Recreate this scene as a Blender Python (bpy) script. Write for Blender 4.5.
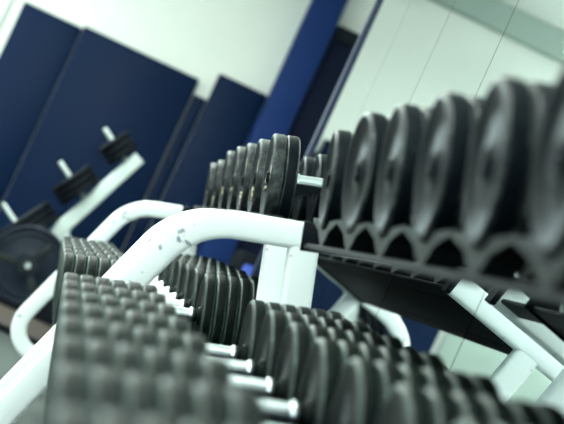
import bpy, bmesh, math, random
from mathutils import Vector, Matrix
random.seed(7)
S = bpy.context.scene
C = S.collection
for o in list(bpy.data.objects): bpy.data.objects.remove(o)

# ------------------------------------------------------------------ camera
EYE = 0.69                                   # camera height above the floor (m)
YAW, PITCH, ROLL, FPX = math.radians(6.49), math.radians(2.395), math.radians(24.5), 1755.0
fwd = Vector((math.sin(YAW)*math.cos(PITCH), math.cos(YAW)*math.cos(PITCH), math.sin(PITCH)))
rt = Vector((math.cos(YAW), -math.sin(YAW), 0)); up = rt.cross(fwd)
cxv = rt*math.cos(ROLL) + up*math.sin(ROLL); cyv = -rt*math.sin(ROLL) + up*math.cos(ROLL)
cam = bpy.data.cameras.new('camera'); camo = bpy.data.objects.new('camera', cam); C.objects.link(camo)
M = Matrix((cxv, cyv, -fwd)).transposed().to_4x4(); M.translation = (0, 0, EYE); camo.matrix_world = M
cam.lens = 50; cam.sensor_fit = 'HORIZONTAL'; cam.sensor_width = 50*564/FPX
cam.clip_start = 0.02
cam.dof.use_dof = True; cam.dof.focus_distance = 3.95; cam.dof.aperture_fstop = 2.05
S.camera = camo

# ------------------------------------------------------------------ world, lights, exposure
W = bpy.data.worlds.new('world'); S.world = W; W.use_nodes = True
bg = W.node_tree.nodes['Background']; bg.inputs[0].default_value = (0.80, 0.95, 0.95, 1); bg.inputs[1].default_value = 1.6
vs = S.view_settings
vs.view_transform = 'Standard'; vs.look = 'None'; vs.gamma = 1; vs.use_curve_mapping = False; vs.exposure = 0.45
CEIL = EYE + 2.0
def area(name, loc, direction, sx, sy, power, col):
    l = bpy.data.lights.new(name, 'AREA'); l.shape = 'RECTANGLE'; l.size = sx; l.size_y = sy; l.energy = power; l.color = col
    o = bpy.data.objects.new(name, l); C.objects.link(o); o.location = loc
    o.rotation_euler = Vector(direction).to_track_quat('-Z', 'Y').to_euler(); return o
LAMPS = [(-0.6, 2.0), (-0.9, 5.0), (-0.3, 6.9), (-2.9, 2.0), (-2.9, 5.0), (-1.9, 8.8)]
TUBE_POWER = 17
DAY = (0.78, 0.95, 1.0)
area('window_daylight_left', (-4.12, 4.0, EYE+0.75), (1, 0, -0.15), 4.0, 1.5, 40, DAY)
area('front_window_fill', (-1.9, -3.12, EYE+0.85), (0.2, 1, -0.1), 2.0, 1.4, 75, DAY)  # added fill from behind the camera, brightens the white frames
area('window_daylight_back', (-1.55, 9.91, EYE+0.8), (0.1, -1, -0.1), 1.4, 0.95, 25, DAY)

# ------------------------------------------------------------------ materials
def mat(name, col, rough=0.5, metal=0.0, spec=0.5, noise=None, bump=None, coat=0.0):
    """noise=(scale, colour2, amount lo, hi)   bump=(scale, strength, distance)"""
    m = bpy.data.materials.new(name); m.use_nodes = True
    nt = m.node_tree; b = nt.nodes['Principled BSDF']
    b.inputs['Base Color'].default_value = (*col, 1); b.inputs['Roughness'].default_value = rough
    b.inputs['Metallic'].default_value = metal; b.inputs['Specular IOR Level'].default_value = spec
    b.inputs['Coat Weight'].default_value = coat
    tc = nt.nodes.new('ShaderNodeTexCoord')
    if noise:
        n = nt.nodes.new('ShaderNodeTexNoise'); n.inputs['Scale'].default_value = noise[0]; n.inputs['Detail'].default_value = 6
        n.inputs['Roughness'].default_value = 0.65
        nt.links.new(tc.outputs['Object'], n.inputs['Vector'])
        r = nt.nodes.new('ShaderNodeValToRGB')
        r.color_ramp.elements[0].position = noise[2]; r.color_ramp.elements[1].position = noise[3]
        r.color_ramp.elements[0].color = (*col, 1); r.color_ramp.elements[1].color = (*noise[1], 1)
        nt.links.new(n.outputs['Fac'], r.inputs['Fac']); nt.links.new(r.outputs['Color'], b.inputs['Base Color'])
    if bump:
        n2 = nt.nodes.new('ShaderNodeTexNoise'); n2.inputs['Scale'].default_value = bump[0]; n2.inputs['Detail'].default_value = 3
        nt.links.new(tc.outputs['Object'], n2.inputs['Vector'])
        bp = nt.nodes.new('ShaderNodeBump'); bp.inputs['Strength'].default_value = bump[1]; bp.inputs['Distance'].default_value = bump[2]
        nt.links.new(n2.outputs['Fac'], bp.inputs['Height']); nt.links.new(bp.outputs['Normal'], b.inputs['Normal'])
    return m
def emit(name, col, s):
    m = bpy.data.materials.new(name); m.use_nodes = True; nt = m.node_tree; nt.nodes.clear()
    e = nt.nodes.new('ShaderNodeEmission'); e.inputs[0].default_value = (*col, 1); e.inputs[1].default_value = s
    o = nt.nodes.new('ShaderNodeOutputMaterial'); nt.links.new(e.outputs[0], o.inputs[0]); return m
m_wall = mat('white_wall_paint', (0.85, 0.87, 0.82), 0.7, noise=(1.3, (0.80, 0.83, 0.78), 0.35, 0.75))
m_ceil = mat('white_ceiling', (0.84, 0.88, 0.84), 0.8)
m_grey = mat('grey_bulkhead_paint', (0.34, 0.42, 0.38), 0.7, noise=(2, (0.31, 0.39, 0.35), 0.3, 0.8))
m_navy = mat('navy_satin_panel', (0.0020, 0.0105, 0.039), 0.42, spec=0.08, noise=(1.1, (0.0028, 0.012, 0.042), 0.3, 0.8), bump=(3.0, 0.08, 0.01))
m_navyd = mat('navy_door_paint', (0.003, 0.006, 0.024), 0.6, spec=0.1)
m_blue = mat('blue_column_paint', (0.008, 0.028, 0.125), 0.5, spec=0.1, noise=(2, (0.010, 0.033, 0.14), 0.3, 0.8))
m_base = mat('black_baseboard', (0.006, 0.009, 0.014), 0.6, spec=0.1)
m_floor = mat('grey_rubber_floor', (0.06, 0.075, 0.07), 0.6, noise=(60, (0.09, 0.11, 0.10), 0.45, 0.62))
m_wood = mat('brown_floor_strip', (0.17, 0.135, 0.12), 0.5, noise=(8, (0.14, 0.115, 0.10), 0.3, 0.7))
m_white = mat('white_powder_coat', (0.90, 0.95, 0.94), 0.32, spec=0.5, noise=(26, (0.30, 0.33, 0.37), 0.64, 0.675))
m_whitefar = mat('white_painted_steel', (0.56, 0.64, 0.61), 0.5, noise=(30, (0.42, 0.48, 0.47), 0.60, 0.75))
m_rubber = mat('grey_black_rubber', (0.0022, 0.0056, 0.0050), 0.50, spec=0.08, noise=(70, (0.008, 0.012, 0.011), 0.45, 0.7), bump=(180, 0.12, 0.002))
m_iron = mat('worn_black_enamel', (0.0035, 0.006, 0.009), 0.42, spec=0.09, noise=(34, (0.035, 0.044, 0.042), 0.62, 0.80), bump=(60, 0.10, 0.002), coat=0.0)
m_rubedge = mat('rubber_edge_glint', (0.020, 0.032, 0.028), 0.42, spec=0.30, noise=(50, (0.070, 0.102, 0.090), 0.46, 0.74))  # pale edge glint painted into the rubber plate corners
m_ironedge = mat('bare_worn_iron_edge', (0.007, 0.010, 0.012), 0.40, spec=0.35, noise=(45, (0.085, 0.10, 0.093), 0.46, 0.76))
m_chrome = mat('satin_chrome', (0.78, 0.84, 0.86), 0.24, metal=1.0, bump=(400, 0.15, 0.0005))
m_black = mat('black_plastic', (0.003, 0.005, 0.008), 0.6, spec=0.10)
m_saddle = mat('grey_moulded_plastic', (0.013, 0.018, 0.018), 0.48, spec=0.2)
m_mark = mat('pale_gold_marking', (0.55, 0.50, 0.33), 0.5)
m_steelblue = mat('blue_steel_trim', (0.007, 0.013, 0.040), 0.45, spec=0.25)
m_mirror = mat('mirror_silver', (0.68, 0.75, 0.75), 0.012, metal=1.0)
m_seam = mat('mirror_seam_dark', (0.01, 0.013, 0.015), 0.6)
m_lamp = emit('fluorescent_diffuser', (0.88, 1.0, 0.95), 6.0)
m_frame = mat('window_frame_white', (0.8, 0.86, 0.83), 0.5)
m_peg = mat('satin_steel_peg', (0.42, 0.47, 0.46), 0.45, metal=0.3)
m_print = mat('grey_print', (0.16, 0.21, 0.21), 0.6)
m_pad = mat('bright_blue_vinyl', (0.02, 0.06, 0.42), 0.35)
m_glass = mat('window_glass', (0.9, 0.97, 0.97), 0.02); m_glass.node_tree.nodes['Principled BSDF'].inputs['Transmission Weight'].default_value = 1.0
m_glass.node_tree.nodes['Principled BSDF'].inputs['IOR'].default_value = 1.05

# ------------------------------------------------------------------ mesh helpers
def mk(name, mesh, m=None, parent=None, loc=(0, 0, 0), rot=(0, 0, 0)):
    o = bpy.data.objects.new(name, mesh); C.objects.link(o); o.parent = parent; o.location = loc; o.rotation_euler = rot
    if m and mesh and not mesh.materials: mesh.materials.append(m)
    return o
def finish(bm, name, smooth=40):
    bmesh.ops.recalc_face_normals(bm, faces=bm.faces[:])
    me = bpy.data.meshes.new(name); bm.to_mesh(me); bm.free()
    if smooth:
        me.polygons.foreach_set('use_smooth', [True]*len(me.polygons))
        me.set_sharp_from_angle(angle=math.radians(smooth))
    return me
def box_mesh(name, x0, x1, y0, y1, z0, z1, bev=0.0, seg=2):
    bm = bmesh.new(); bmesh.ops.create_cube(bm, size=1)
    for v in bm.verts: v.co = Vector((x0+(v.co.x+.5)*(x1-x0), y0+(v.co.y+.5)*(y1-y0), z0+(v.co.z+.5)*(z1-z0)))
    if bev: bmesh.ops.bevel(bm, geom=bm.edges[:], offset=bev, segments=seg, profile=.5, affect='EDGES')
    return finish(bm, name, 40 if bev else 0)
def lathe(name, prof, seg=48, axis='X', smooth=40):
    """prof: list of (a, r) along the axis; closed at the ends when r == 0"""
    bm = bmesh.new(); rings = []
    for a, r in prof:
        if r < 1e-6: rings.append([bm.verts.new((a, 0, 0))])
        else: rings.append([bm.verts.new((a, r*math.cos(2*math.pi*k/seg), r*math.sin(2*math.pi*k/seg))) for k in range(seg)])
    for A, B in zip(rings, rings[1:]):
        for k in range(seg):
            k2 = (k+1) % seg
            if len(A) == 1 and len(B) == 1: continue
            if len(A) == 1: bm.faces.new((A[0], B[k], B[k2]))
            elif len(B) == 1: bm.faces.new((A[k], A[k2], B[0]))
            else: bm.faces.new((A[k], A[k2], B[k2], B[k]))
    if len(rings[0]) > 1 and len(rings[-1]) > 1:      # closed ring section
        A, B = rings[-1], rings[0]
        for k in range(seg): k2 = (k+1) % seg; bm.faces.new((A[k], A[k2], B[k2], B[k]))
    if axis == 'Z': bmesh.ops.rotate(bm, verts=bm.verts[:], cent=(0, 0, 0), matrix=Matrix.Rotation(-math.pi/2, 3, 'Y'))
    if axis == 'Y': bmesh.ops.rotate(bm, verts=bm.verts[:], cent=(0, 0, 0), matrix=Matrix.Rotation(math.pi/2, 3, 'Z'))
    return finish(bm, name, smooth)
def fillet(pts, rad, n=10):
    """round the inner corners of a 2D polyline"""
    out = [Vector(pts[0])]
    for i in range(1, len(pts)-1):
        p, a, b = Vector(pts[i]), Vector(pts[i-1]), Vector(pts[i+1]); r = rad[i-1]
        u, v = (a-p).normalized(), (b-p).normalized(); ang = u.angle(v); t = r/math.tan(ang/2)
        A, B = p+u*t, p+v*t; cen = p+(u+v).normalized()*(r/math.sin(ang/2))
        a0 = (A-cen); tot = math.pi-ang; sgn = 1 if a0.x*(B-cen).y-a0.y*(B-cen).x > 0 else -1
        for k in range(n+1):
            w = sgn*tot*k/n; out.append(cen+Vector((a0.x*math.cos(w)-a0.y*math.sin(w), a0.x*math.sin(w)+a0.y*math.cos(w))))
    out.append(Vector(pts[-1])); return out
def tube(name, pts, w, d, bev=0.008, seg=3, taper=None):
    """box tube of in-plane width w and depth d (along Y) swept along 2D points (x, z)"""
    bm = bmesh.new(); rings = []
    sec = []
    for sx, sy in ((1, 1), (-1, 1), (-1, -1), (1, -1)):
        base = {(1, 1): 0, (-1, 1): 90, (-1, -1): 180, (1, -1): 270}[(sx, sy)]
        for k in range(seg+1):
            a = math.radians(base+90*k/seg); sec.append((sx*(w/2-bev)+bev*math.cos(a), sy*(d/2-bev)+bev*math.sin(a)))
    n = len(pts)
    for i, p in enumerate(pts):
        p = Vector(p); t = (Vector(pts[min(i+1, n-1)])-Vector(pts[max(i-1, 0)])).normalized(); nrm = Vector((-t.y, t.x))
        f = 1 if not taper else taper[0]+(taper[1]-taper[0])*i/(n-1)
        rings.append([bm.verts.new((p.x+nrm.x*s*f, y, p.y+nrm.y*s*f)) for s, y in sec])
    L = len(sec)
    for A, B in zip(rings, rings[1:]):
        for k in range(L): k2 = (k+1) % L; bm.faces.new((A[k], A[k2], B[k2], B[k]))
    bm.faces.new(rings[0]); bm.faces.new(rings[-1][::-1])
    return finish(bm, name, 35)
def prism(name, poly, y0, y1, smooth=0):
    """polygon in x,z extruded along y"""
    bm = bmesh.new(); A = [bm.verts.new((x, y0, z)) for x, z in poly]; B = [bm.verts.new((x, y1, z)) for x, z in poly]
    bm.faces.new(A); bm.faces.new(B[::-1]); n = len(poly)
    for k in range(n): k2 = (k+1) % n; bm.faces.new((A[k], A[k2], B[k2], B[k]))
    return finish(bm, name, smooth)
def empty(name, loc=(0, 0, 0), rot=(0, 0, 0)):
    o = bpy.data.objects.new(name, None); C.objects.link(o); o.location = loc; o.rotation_euler = rot; o.empty_display_size = .05; return o
def tag(o, label, cat, group=None):
    o['label'] = label; o['category'] = cat
    if group: o['group'] = group
    return o
def struct(name, x0, x1, y0, y1, z0, z1, m, label=None, parent=None, bev=0):
    o = mk(name, box_mesh(name, x0, x1, y0, y1, z0, z1, bev), m, parent)
    if not parent: o['kind'] = 'structure'
    if label: o['label'] = label
    return o

# ------------------------------------------------------------------ room shell
XL, XR2, YB, YW = -4.0, 2.0, -3.0, 9.75         # left wall, wall beyond the mirror, wall behind the camera, blue wall
MX, MEND = 0.77, 6.76                          # mirror plane, end of the mirror wall
struct('floor', XL-.2, XR2+.2, YB-.2, YW+.3, -.1, 0, m_floor, 'grey speckled rubber gym floor')
struct('floor_strip', XL, XR2, 8.45, YW, 0.0, 0.004, m_wood, 'brown strip of floor along the blue wall')
struct('ceiling', XL-.2, XR2+.2, YB-.2, YW+.3, CEIL, CEIL+.1, m_ceil, 'white ceiling')
# blue wall with a window opening (-2.3..-0.82, height .75..2.05)
wb = struct('wall_back', -0.80, XR2+.2, YW, YW+.2, 0, CEIL, m_wall, 'pale wall with navy lower panels')
for nm, a in (('wall_section', (XL-.2, -2.3, YW, YW+.2, 0, CEIL)), ('wall_section', (-2.3, -0.80, YW, YW+.2, 0, EYE+.30)),
              ('wall_section', (-2.3, -0.80, YW, YW+.2, EYE+1.3, CEIL))):
    struct(nm, *a, m_wall, parent=wb)
panels = [(-0.666, -0.319, 0.868, .030), (-0.315, 0.380, 0.884, .040), (0.388, 0.463, 0.80, .02), (0.468, 0.760, 0.964, .045)]
for x0, x1, h, dep in panels:
    struct('wall_panel', x0, x1, YW-dep, YW+.01, .12, EYE+h, m_navy, parent=wb, bev=.006)
for x0, x1 in ((-2.36, -1.53), (-1.52, -0.70)): struct('wall_panel', x0, x1, YW-.03, YW+.01, .52, EYE+.245, m_grey, parent=wb, bev=.005)
struct('wall_panel', -2.36, -0.70, YW-.025, YW+.01, .10, .515, m_base, parent=wb, bev=.005)
struct('wall_column', 0.765, 0.945, YW-.12, YW+.01, 0.1, CEIL, m_blue, parent=wb, bev=.008)
struct('baseboard_back', -0.80, 0.95, YW-.135, YW, 0.004, .12, m_base, 'black baseboard under the navy panels', bev=.004)
struct('trim_1', XL, XR2, YW-.10, YW, EYE+1.845, CEIL, m_grey, 'grey bulkhead strip under the ceiling at the blue wall')
d1 = struct('door_1', 0.955, 1.60, YW-.06, YW, 0.004, EYE+1.487, m_navyd, 'dark navy door between blue column and mirror edge', bev=.006)
mk('door_rail', box_mesh('door_rail', 0.955, 1.60, YW-.085, YW-.055, EYE+1.40, EYE+1.487, .004), m_base, d1)
mk('door_handle', box_mesh('door_handle', 1.50, 1.53, YW-.11, YW-.06, EYE+.25, EYE+.40, .006), m_chrome, d1)
w1 = struct('window_1', -2.36, -2.28, YW-.03, YW+.06, EYE+.25, EYE+1.36, m_frame, 'bright window left of the navy panels', bev=.006)
for a in ((-0.82, -0.74, YW-.03, YW+.06, EYE+.25, EYE+1.36), (-2.28, -0.82, YW-.03, YW+.06, EYE+.25, EYE+.32),
          (-2.28, -0.82, YW-.03, YW+.06, EYE+1.28, EYE+1.36), (-1.57, -1.53, YW-.01, YW+.05, EYE+.32, EYE+1.28)):
    struct('window_frame', *a, m_frame, parent=w1, bev=.005)
mk('window_pane', box_mesh('window_pane', -2.28, -0.82, YW+.02, YW+.026, EYE+.32, EYE+1.28), m_glass, w1)
# left wall with a long window
wl = struct('wall_left', XL-.2, XL, YB, 2.0, 0, CEIL, m_wall, 'pale wall on the left with a long window')
for a in ((XL-.2, XL, 6.0, YW+.2, 0, CEIL), (XL-.2, XL, 2.0, 6.0, 0, EYE), (XL-.2, XL, 2.0, 6.0, EYE+1.5, CEIL)):
    struct('wall_section', *a, m_wall, parent=wl)
w2 = struct('window_2', XL-.05, XL+.02, 2.0, 6.0, EYE-.04, EYE+.04, m_frame, 'long white framed window in the left wall', bev=.005)
for a in ((XL-.05, XL+.02, 2.0, 6.0, EYE+1.46, EYE+1.54), (XL-.05, XL+.02, 1.96, 2.04, EYE, EYE+1.5), (XL-.05, XL+.02, 5.96, 6.04, EYE, EYE+1.5),
          (XL-.05, XL+.02, 3.3, 3.36, EYE, EYE+1.5), (XL-.05, XL+.02, 4.64, 4.7, EYE, EYE+1.5)):
    struct('window_frame', *a, m_frame, parent=w2, bev=.005)
wf = struct('wall_front', XL-.2, -3.0, YB-.2, YB, 0, CEIL, m_wall, 'pale wall with an added window behind the viewer')
for a in ((-.8, XR2+.2, YB-.2, YB, 0, CEIL), (-3.0, -.8, YB-.2, YB, 0, EYE+.1), (-3.0, -.8, YB-.2, YB, EYE+1.6, CEIL)):
    struct('wall_section', *a, m_wall, parent=wf)
w3 = struct('fill_window', -3.04, -2.96, YB-.05, YB+.03, EYE+.06, EYE+1.64, m_frame, 'unseen white framed window added behind the viewer', bev=.005)  # unseen window added to carry the frontal fill light
for a in ((-.84, -.76, YB-.05, YB+.03, EYE+.06, EYE+1.64), (-2.96, -.84, YB-.05, YB+.03, EYE+.06, EYE+.14), (-2.96, -.84, YB-.05, YB+.03, EYE+1.56, EYE+1.64), (-1.93, -1.87, YB-.04, YB+.02, EYE+.14, EYE+1.56)):
    struct('window_frame', *a, m_frame, parent=w3, bev=.005)
wr = struct('wall_right', MX+.02, XR2+.2, YB, MEND-.01, 0, CEIL, m_wall, 'wall block carrying the mirror')
struct('wall_end', XR2, XR2+.2, MEND-.01, YW, 0, CEIL, m_wall, parent=wr)
# mirror panes
mir = tag(empty('wall_mirror', (MX, 2.0, 0)), 'tall wall mirror of joined panes behind the dumbbell racks', 'mirror')
PW, GAP = 0.8925, 0.005
mz0, mz1 = .02, CEIL-.01
seams = [MEND-.0 - PW*k for k in range(9)]
for k in range(8):
    y1, y0 = seams[k]-GAP/2, seams[k+1]+GAP/2
    if k == 0: y1 = MEND-.06
    mk('mirror_pane', box_mesh('mirror_pane', 0, .008, y0-2.0, y1-2.0, mz0, mz1), m_mirror, mir)
mk('backing_board', box_mesh('backing_board', .008, .0195, seams[8]-2.0, MEND-2.0-.012, mz0, mz1), m_seam, mir)
mk('edge_trim', box_mesh('edge_trim', -.012, .0195, MEND-.06-2.0, MEND-2.0, mz0, mz1, .004), m_steelblue, mir)

# unseen ceiling lights, hung and placed to brighten walls and ceiling
lamp_me = None
pos_words = {(-0.6, 2.0): 'above the aisle beside the near rack', (-0.9, 5.0): 'above the aisle beside the far rack', (-0.3, 6.9): 'above the aisle near the blue wall',
             (-2.9, 2.0): 'over the left side near the camera', (-2.9, 5.0): 'over the middle of the left side', (-1.9, 8.8): 'over the left side near the back window'}
for x, y in LAMPS:
    L = tag(empty('ceiling_light', (x, y, CEIL)), 'unseen hanging fluorescent light ' + pos_words[(x, y)], 'lamp', 'ceiling lights')
    if not lamp_me: lamp_me = (box_mesh('housing', -.16, .16, -.62, .62, -.50, -.45, .006), box_mesh('diffuser', -.14, .14, -.6, .6, -.515, -.498, .004), box_mesh('hanger', -.006, .006, -.006, .006, -.455, 0))
    mk('housing', lamp_me[0], m_frame, L); mk('diffuser', lamp_me[1], m_lamp, L)
    for hy in (-.5, .5): mk('hanger', lamp_me[2], m_frame, L, (0, hy, 0))
    pw = TUBE_POWER*(1.8 if y > 8 else 1.2 if y > 6 else 1.0)
    area('ceiling_light_glow', (x, y, CEIL-.525), (0, 0, -1), .28, 1.2, pw, (0.90, 1.0, 0.93))
    area('ceiling_fill_uplight', (x, y, CEIL-.44), (0, 0, 1), .28, 1.2, pw*1.5, (0.90, 1.0, 0.93))  # added upward fill that brightens the ceiling

# ------------------------------------------------------------------ dumbbells
def plate_prof(R, w, rnd, hole=0.014, dish=0.0, side=0):
    """closed ring section; side -1 / +1 puts a dished face on that end"""
    h = w/2; p = []
    def face(s):                       # from hole to rim
        if side == s and dish:
            return [(s*(h-dish*.55), hole), (s*(h-dish*.55), R*.22), (s*(h-dish), R*.27), (s*(h-dish), R*.70), (s*(h-.0010), R*.87)]
        return [(s*h, hole)]
    arc = []
    for s in (-1, 1):
        for k in range(6):
            a = math.radians(18*k); arc.append((s, a))
    p += face(-1)
    p += [(-h+rnd*(1-math.sin(math.radians(18*k))) if False else -(h-rnd)-rnd*math.cos(math.radians(18*k)), R-rnd+rnd*math.sin(math.radians(18*k))) for k in range(6)]
    p += [((h-rnd)+rnd*math.cos(math.radians(90-18*k)), R-rnd+rnd*math.sin(math.radians(90-18*k))) for k in range(6)]
    p += face(1)[::-1]
    return p
_pc = {}
def plate_mesh(R, w, rnd, side, m, rimworn=False):
    k = (round(R, 4), round(w, 4), side, m.name, rimworn)
    if k not in _pc:
        me = _pc[k] = lathe('plate', plate_prof(R, w, rnd, dish=min(.009, w*.25) if side else 0, side=side), 56); me.materials.append(m)
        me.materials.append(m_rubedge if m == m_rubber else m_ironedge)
        for f in me.polygons:                        # rounded corner between rim and side: painted glint on rubber, wear on iron
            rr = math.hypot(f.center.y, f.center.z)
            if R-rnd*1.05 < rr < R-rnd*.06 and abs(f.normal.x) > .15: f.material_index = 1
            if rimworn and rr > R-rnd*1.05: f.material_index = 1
    return _pc[k]
_hc = {}
nk_me = lathe('neck', [(-.012, .0140), (-.012, .0150), (-.003, .0150), (-.003, .022), (.003, .024), (.003, .0140)], 28); nk_me.materials.append(m_rubber)
def dumbbell(R, w, n, grip, m, rnd, loc, tilt, label, group, mark=False, spin=0.0, yaw=0.0):
    """n plates of width w on each side of a chrome handle; local X = handle axis, origin under the middle at the rim bottom"""
    T = tag(empty('dumbbell', loc, (0, -tilt, math.radians(yaw))), label, 'dumbbell', group)
    hk = (grip, n, w)
    if hk not in _hc:
        g = grip/2; L = g+n*w; nk = .006 if grip < .14 else .015
        h = lathe('handle', [(-L+.004, 0), (-L+.004, .0135), (-g+nk, .0135), (-g+nk, .0160), (0, .0168), (g-nk, .0160), (g-nk, .0135), (L-.004, .0135), (L-.004, 0)], 28)
        c = lathe('collar', [(-.004, .0140), (-.004, .0185), (-.002, .0195), (.006, .0195), (.008, .018), (.008, .0140)], 28)
        bolt = lathe('end_bolt', [(.006, 0), (.006, .013), (.002, .017), (-.012, .017), (-.012, 0)], 6, smooth=20)
        for me, mm in ((h, m_chrome), (c, m_chrome), (bolt, m_black)): me.materials.append(mm)
        _hc[hk] = (h, c, bolt)
    h, c, bolt = _hc[hk]
    mk('handle', h, None, T, (0, 0, R))
    for s in (-1, 1):
        nk = .006 if grip < .14 else .015
        mk('collar', c, None, T, (s*(grip/2-nk-.004), 0, R), (0, 0, 0 if s > 0 else math.pi))
        if nk > .01: mk('neck', nk_me, None, T, (s*grip/2, 0, R), (0, 0, 0 if s > 0 else math.pi))
        for k in range(n):
            outer = (k == n-1)
            p = mk('plate', plate_mesh(R, w, rnd, s if outer else (-s if k == 0 else 0), m, outer and m == m_iron and mark), None, T, (s*(grip/2+w*(k+.5)), 0, R), (spin+random.uniform(-.6, .6), 0, 0))
            if outer:
                mk('end_bolt', bolt, None, p, (s*(w/2-.0055), 0, 0), (0, 0, 0 if s > 0 else math.pi))
                if mark and s < 0:
                    bm = bmesh.new()
                    for dy, dz, a, b in ((-.012, .062, .003, .012), (.004, .064, .003, .010), (.011, .060, .003, .012), (.004, .052, .009, .0025), (-.012, -.060, .003, .012), (.006, -.060, .006, .003), (.006, -.050, .006, .003)):
                        v = bmesh.ops.create_cube(bm, size=1)['verts']
                        for q in v: q.co = Vector((-w/2+.005+q.co.x*.004, dy*R/.1+q.co.y*a*2, dz*R/.1*.95+q.co.z*b*2))
                    mk('weight_marking', finish(bm, 'weight_marking', 0), m_mark, p)['kind'] = 'stuff'
    return T

# shelf frames: local x = along the dumbbell axis (tilted), y = along the rack, z = shelf normal
TU, TL = math.radians(16.0), math.radians(16.0)
UPF = Vector((0.389, 0.217)); LOF = Vector((0.0790, -0.236))     # centre of the outer face (X, height rel. eye) of upper / lower left heads
def ax(t): return Vector((math.cos(t), math.sin(t)))
def nr(t): return Vector((-math.sin(t), math.cos(t)))
RU, RL = 0.095, 0.109
# lower dumbbells: five rubber plates a side
LW, LN, LG = 0.0290, 6, 0.176
UW, UN, UG = 0.033, 2, 0.130
def place(face, t, R, half, y, Rref):
    c = face + ax(t)*half - nr(t)*Rref          # on the line of the saddle bottoms
    return (c.x, y, EYE+c.y)
TURN = .020/2.54                              # the far rack stands turned a little
def shift(y): return -math.sin(TURN)*(y-3.86)
ordn = ['first', 'second', 'third', 'fourth', 'fifth', 'sixth', 'seventh', 'eighth', 'ninth']
lowY1 = [3.257-.2964*k for k in range(8)]
lowY2 = [4.342+.312*k for k in range(6)]
upY1 = [3.010-.2886*k for k in range(7)]
upY2 = [4.10+.2964*k for k in range(7)]
half_l = LN*LW+LG/2
for k, y in enumerate(lowY1):
    dumbbell(RL, LW, LN, LG, m_rubber, .0078, place(LOF, TL, RL, half_l, y, RL), TL,
             'rubber dumbbell on lower shelf of near rack, %s from the white bent frame' % ordn[k], 'lower shelf dumbbells, near rack')
for k, y in enumerate(lowY2):
    dumbbell(RL, LW, LN, LG, m_rubber, .0045, place(LOF+Vector((shift(y), 0)), TL, RL, half_l, y, RL-.001), TL,
             'rubber dumbbell on lower shelf of far rack, %s beyond the white bent frame' % ordn[k], 'lower shelf dumbbells, far rack')
for k, y in enumerate(upY1):
    n = 2 if k < 2 else 3
    half = n*UW+UG/2
    Rk = (.088, .096, .0955, .095, .095, .095, .095)[k]
    dumbbell(Rk, UW, n, UG, m_iron, .008, place(UPF, TU, Rk, half, y, RU-.002), TU,
             'black dumbbell on upper shelf of near rack, %s from the white bent frame' % ordn[k], 'upper shelf dumbbells, near rack', yaw=(-3.5, 2.5, -1.5, -1, -2, -1.5, 0)[k])
Rfar = [.1045, .1025, .1015, .101, .098, .087, .085]
for k, y in enumerate(upY2):
    n = 2
    dumbbell(Rfar[k], .0315, n, UG, m_iron, .007, place(UPF+Vector((shift(y), 0))+ax(TU)*(.014-shift(y)), TU, Rfar[k], n*.0315+UG/2, y, RU-.0025), TU,
             'black worn dumbbell on upper shelf of far rack, %s beyond the white bent frame' % ordn[k], 'upper shelf dumbbells, far rack', mark=True, spin=1.0, yaw=-1.5)

# ------------------------------------------------------------------ racks
def saddle_mesh(R, s, depth):
    """wave shaped cradle: circular cup with half horns at both ends; x = depth, y = along the rack, z up, z=0 at the cup bottom"""
    ph = math.radians(32); pts = []; hz = R*(1-math.cos(ph))+.004
    pts.append((-s/2, hz))
    for k in range(15):
        a = -ph+2*ph*k/14; pts.append(((R+.0005)*math.sin(a), R-(R+.0005)*math.cos(a)))
    pts.append((s/2, hz))
    bm = bmesh.new(); n = len(pts)
    low = [-.026 + .0 if abs(y) < R*math.sin(ph)*.35 else z-.006-(z*0+.020)*max(0, 1-abs(y)/(s/2)) for y, z in pts]
    A = [[bm.verts.new((x, y, z)) for y, z in pts] for x in (-depth/2, depth/2)]
    B = [[bm.verts.new((x, p[0], l)) for p, l in zip(pts, low)] for x in (-depth/2, depth/2)]
    for k in range(n-1):
        for P_, Q_ in ((A[0], A[1]), (B[0], B[1]), (A[0], B[0]), (A[1], B[1])):
            bm.faces.new((P_[k], P_[k+1], Q_[k+1], Q_[k]))
    for k in (0, n-1): bm.faces.new((A[0][k], A[1][k], B[1][k], B[0][k]))
    return finish(bm, 'saddle', 35)
# end frame centre line
leg0 = Vector((.176, -.112)); ld = Vector((math.sin(math.radians(20)), math.cos(math.radians(20))))
base_h = -.575
p_low = leg0 + ld*((base_h-leg0.y)/ld.y); p_top = Vector((.238, .062)); arm_d = Vector((math.cos(math.radians(15)), math.sin(math.radians(15))))
path = [(.68, base_h), tuple(p_low), tuple(p_top), tuple(p_top+arm_d*.46)]
fr_pts = [(p.x, p.y+EYE) for p in fillet(path, [.095, .17], 12)]
bent_me = tube('bent_tube', fr_pts, .056, .050, .010); bent_me.materials.append(m_white)
rear_me = tube('rear_leg', [(.455, EYE+.115), (.655, EYE+base_h+.01)], .060, .048, .010); rear_me.materials.append(m_white)
cl = LOF - nr(TL)*(RL-.010)
cross_me = tube('cross_arm', [(cl.x+.005, EYE+cl.y+.001), (cl.x+.43*math.cos(TL), EYE+cl.y+.43*math.sin(TL))], .045, .044, .008); cross_me.materials.append(m_white)
foot_me = box_mesh('foot', -.03, .03, -.024, .024, 0, EYE+base_h-.0275, .006); foot_me.materials.append(m_black)
cap_me = tube('end_cap', [tuple(Vector((p_top+arm_d*.455).to_tuple())+Vector((0, EYE))), tuple(Vector((p_top+arm_d*.468).to_tuple())+Vector((0, EYE)))], .058, .052, .008); cap_me.materials.append(m_black)
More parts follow.
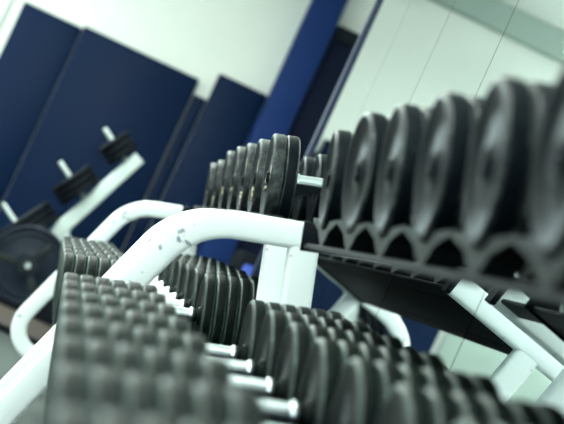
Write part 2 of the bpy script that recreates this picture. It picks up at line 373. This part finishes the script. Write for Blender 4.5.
def rack(y0, y1, upY, lowY, su, sl, label, inset=0.0, turn=0.0):
    T = tag(empty('dumbbell_rack', (0.35-math.sin(turn)*(y1-y0)/2, (y0+y1)/2, 0), (0, 0, turn)), label, 'rack', 'dumbbell racks')
    off = Vector((-.35, -(y0+y1)/2, 0))
    for y in (y0, y1):
        bt = mk('bent_tube', bent_me, None, T, off+Vector((0, y, 0)))
        mk('end_cap', cap_me, None, bt)
        mk('rear_leg', rear_me, None, T, off+Vector((0, y, 0)))
        mk('cross_arm', cross_me, None, T, off+Vector((0, y, 0)))
        for fx in (.14, .62): mk('foot', foot_me, None, T, off+Vector((fx, y, 0)))
    def shelf(face, t, R, s, ys, a_front, a_rear, name, ins=0.0):
        o = face - nr(t)*R                      # saddle bottom line under the outer face
        ya, yb = y0+.027, y1-.027-ins
        E = (0, -t, 0)
        def at(a, n, y): p = o+ax(t)*a+nr(t)*n; return off+Vector((p.x, y, EYE+p.y))
        for a in (a_front, a_rear):
            rl = mk('shelf_rail', box_mesh('shelf_rail', -.026, .026, ya, yb if a == a_front else y1-.027, -.036, -.0265, .003), m_black, T, at(a, 0, 0), E)
            k = 0
            lip = mk('rail_lip', box_mesh('rail_lip', -.029, -.026, ya, yb, -.037, -.030, .001), m_black, rl)
            sm = saddle_mesh(R+.016, s-.003, .044); sm.materials.append(m_saddle)
            for y in ys:
                if y-s/2 > ya-.02 and y+s/2 < yb+.02: mk('saddle', sm, None, rl, (0, y, 0))
        mk('shelf_tray', box_mesh('shelf_tray', a_front+.026, a_rear-.026, ya, yb, -.036, -.032, .001), m_black, T, at(0, 0, 0), E)
        for y, d in ((y0, 1), (y1, -1)):
            mk('shelf_bracket', box_mesh('shelf_bracket', a_front-.034, a_rear+.04, -.004, .004, -.042, .012, .002), m_black, T, at(0, 0, (y if d > 0 else y-ins)+d*.029), E)
    shelf(UPF, TU, RU, su, upY, .028, .238, 'upper', inset)
    shelf(LOF, TL, RL, sl, lowY, .085, .085+LG+.175, 'lower')
    return T
ext1 = [3.010-.2886*k for k in range(10)]; ext1l = [3.257-.2964*k for k in range(10)]
rack(.20, 3.445, ext1, ext1l, .2886, .2964, 'near white framed dumbbell rack with bent tube ending at mid picture', inset=.235)
rack(3.86, 6.40, upY2, lowY2, .2964, .312, 'far white framed dumbbell rack behind the near one', turn=TURN)

# ------------------------------------------------------------------ plate tree by the blue wall
TY = 8.19
tr = tag(empty('plate_tree', (0.05, TY, 0)), 'white slanted plate storage tree by the navy panels', 'weight rack')
toff = Vector((-.05, -TY, 0))
def P(x, h): return (x, EYE+h)
top = Vector((.218, .297)); ad = Vector((.194, .456)).normalized()
def arm(h): t = (h-top.y)/ad.y; return top+ad*t
botp = arm(-.62)
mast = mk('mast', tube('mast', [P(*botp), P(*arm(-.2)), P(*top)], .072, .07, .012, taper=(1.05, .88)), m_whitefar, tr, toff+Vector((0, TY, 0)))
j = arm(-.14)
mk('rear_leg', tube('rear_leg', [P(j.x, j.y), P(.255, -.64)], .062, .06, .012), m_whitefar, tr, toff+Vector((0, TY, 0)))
mk('base_plate', box_mesh('base_plate', botp.x-.13, .33, -.09, .09, .0005, .018, .004), m_black, tr, (-.05, 0, 0))
for xx in (botp.x, .255): mk('foot', box_mesh('foot', xx-.045, xx+.045, -.05, .05, .017, .085, .012), m_black, tr, (-.05, 0, 0))
# print on the mast
bm = bmesh.new(); random.seed(3)
for q in range(16):
    a = .03+q*.0125; hh = random.choice((.010, .014, .014)); v = bmesh.ops.create_cube(bm, size=1)['verts']
    for vv in v: 
        c = top-ad*(a+vv.co.x*.008)+Vector((-ad.y, ad.x))*(vv.co.z*hh-.004); y = TY-.0352+vv.co.y*.001; vv.co = Vector((c.x, y, EYE+c.y))
mk('mast_print', finish(bm, 'mast_print', 0), m_print, mast)['kind'] = 'stuff'
pd = Vector((-.85, .52)).normalized()
def disc_mesh(R, w):
    return lathe('weight_plate', [(-w/2, .0155), (-w/2, R*.28), (-w/2+.006, R*.32), (-w/2+.006, R*.76), (-w/2, R*.80), (-w/2, R-.010), (-w/2+.003, R-.003), (-w/2+.010, R), (w/2-.010, R), (w/2-.003, R-.003), (w/2, R-.010), (w/2, .0155)], 48)
ang = math.atan2(pd.y, pd.x)
pegs = [(Vector((.014, .353)), .200, .080, .031, 3, 'small', 'top'), (Vector((-.109, .127)), .225, .106, .031, 3, 'medium', 'middle'), (Vector((-.266, -.158)), .275, .178, .033, 3, 'large', 'lowest')]
for tip, ln, R, w, n, sz, wh in pegs:
    mk('peg', lathe('peg', [(0, 0), (0, .0100), (.003, .0120), (ln-.02, .0120), (ln-.02, 0)], 24), m_peg, tr, toff+Vector((tip.x, TY, EYE+tip.y)), (0, ang+0, 0) if False else (0, -(ang+math.pi), 0))
    me = disc_mesh(R, w); me.materials.append(m_black)
    for k in range(n):
        q = ln-(.040 if R < .1 else .044 if R < .12 else .071)-w*(k+.5)-.001*k
        c = tip-pd*q
        o = mk('weight_plate', me, None, None, (c.x, TY, EYE+c.y), (0, -(ang+math.pi), 0))
        tag(o, '%s black weight plate on the plate tree\'s %s peg, %s' % (sz, wh, ('innermost', 'middle of three', 'outermost')[k]), 'weight plate', 'plates on the plate tree')
# large plate facing the viewer on a forward peg
fc = Vector((-.039, -.362)); am = arm(-.372)
mk('peg', lathe('peg', [(-.29, 0), (-.29, .0125), (-.287, .0145), (.04, .0145), (.04, 0)], 24, 'Y'), m_peg, tr, toff+Vector((fc.x, TY, EYE+fc.y)))
Rf = .183
big = lathe('plate_body', [(-.022, .016), (-.022, .050), (-.014, .055), (-.010, .060), (-.010, .135), (-.015, .140), (-.015, .150), (-.011, .155), (-.020, .160), (-.022, Rf-.010), (-.014, Rf), (.014, Rf), (.022, Rf-.008), (.022, .016)], 64, 'Y')
bp = tag(empty('weight_plate', (fc.x, TY-.235, EYE+fc.y)), 'big black spoked weight plate facing the viewer, low on the plate tree', 'weight plate', 'plates on the plate tree')
m_face = mat('dark_blue_cast_iron', (0.007, 0.011, 0.020), 0.4, spec=0.15, noise=(30, (0.014, 0.020, 0.032), 0.4, 0.7))
mk('plate_body', big, m_face, bp)
for k in range(3):
    a = math.radians(65+120*k)
    mk('spoke', box_mesh('spoke', .05, .137, -.016, -.006, -.016, .016, .003), m_saddle, bp, (0, 0, 0), (0, -a, 0))
mk('hub_ring', lathe('hub_ring', [(-.027, .017), (-.027, .034), (-.020, .040), (-.020, .017)], 36, 'Y'), m_saddle, bp)

# blue padded box beyond the end of the mirror
bx = tag(empty('padded_box', (1.04, 8.36, 0)), 'bright blue padded box with black border beyond the mirror edge', 'box')
BT = EYE+.105
mk('box_body', box_mesh('box_body', -.205, .205, -.14, .16, .004, BT, .03, 4), m_black, bx)
mk('front_pad', box_mesh('front_pad', -.165, .165, -.165, -.13, .06, BT-.05, .016, 3), m_pad, bx)
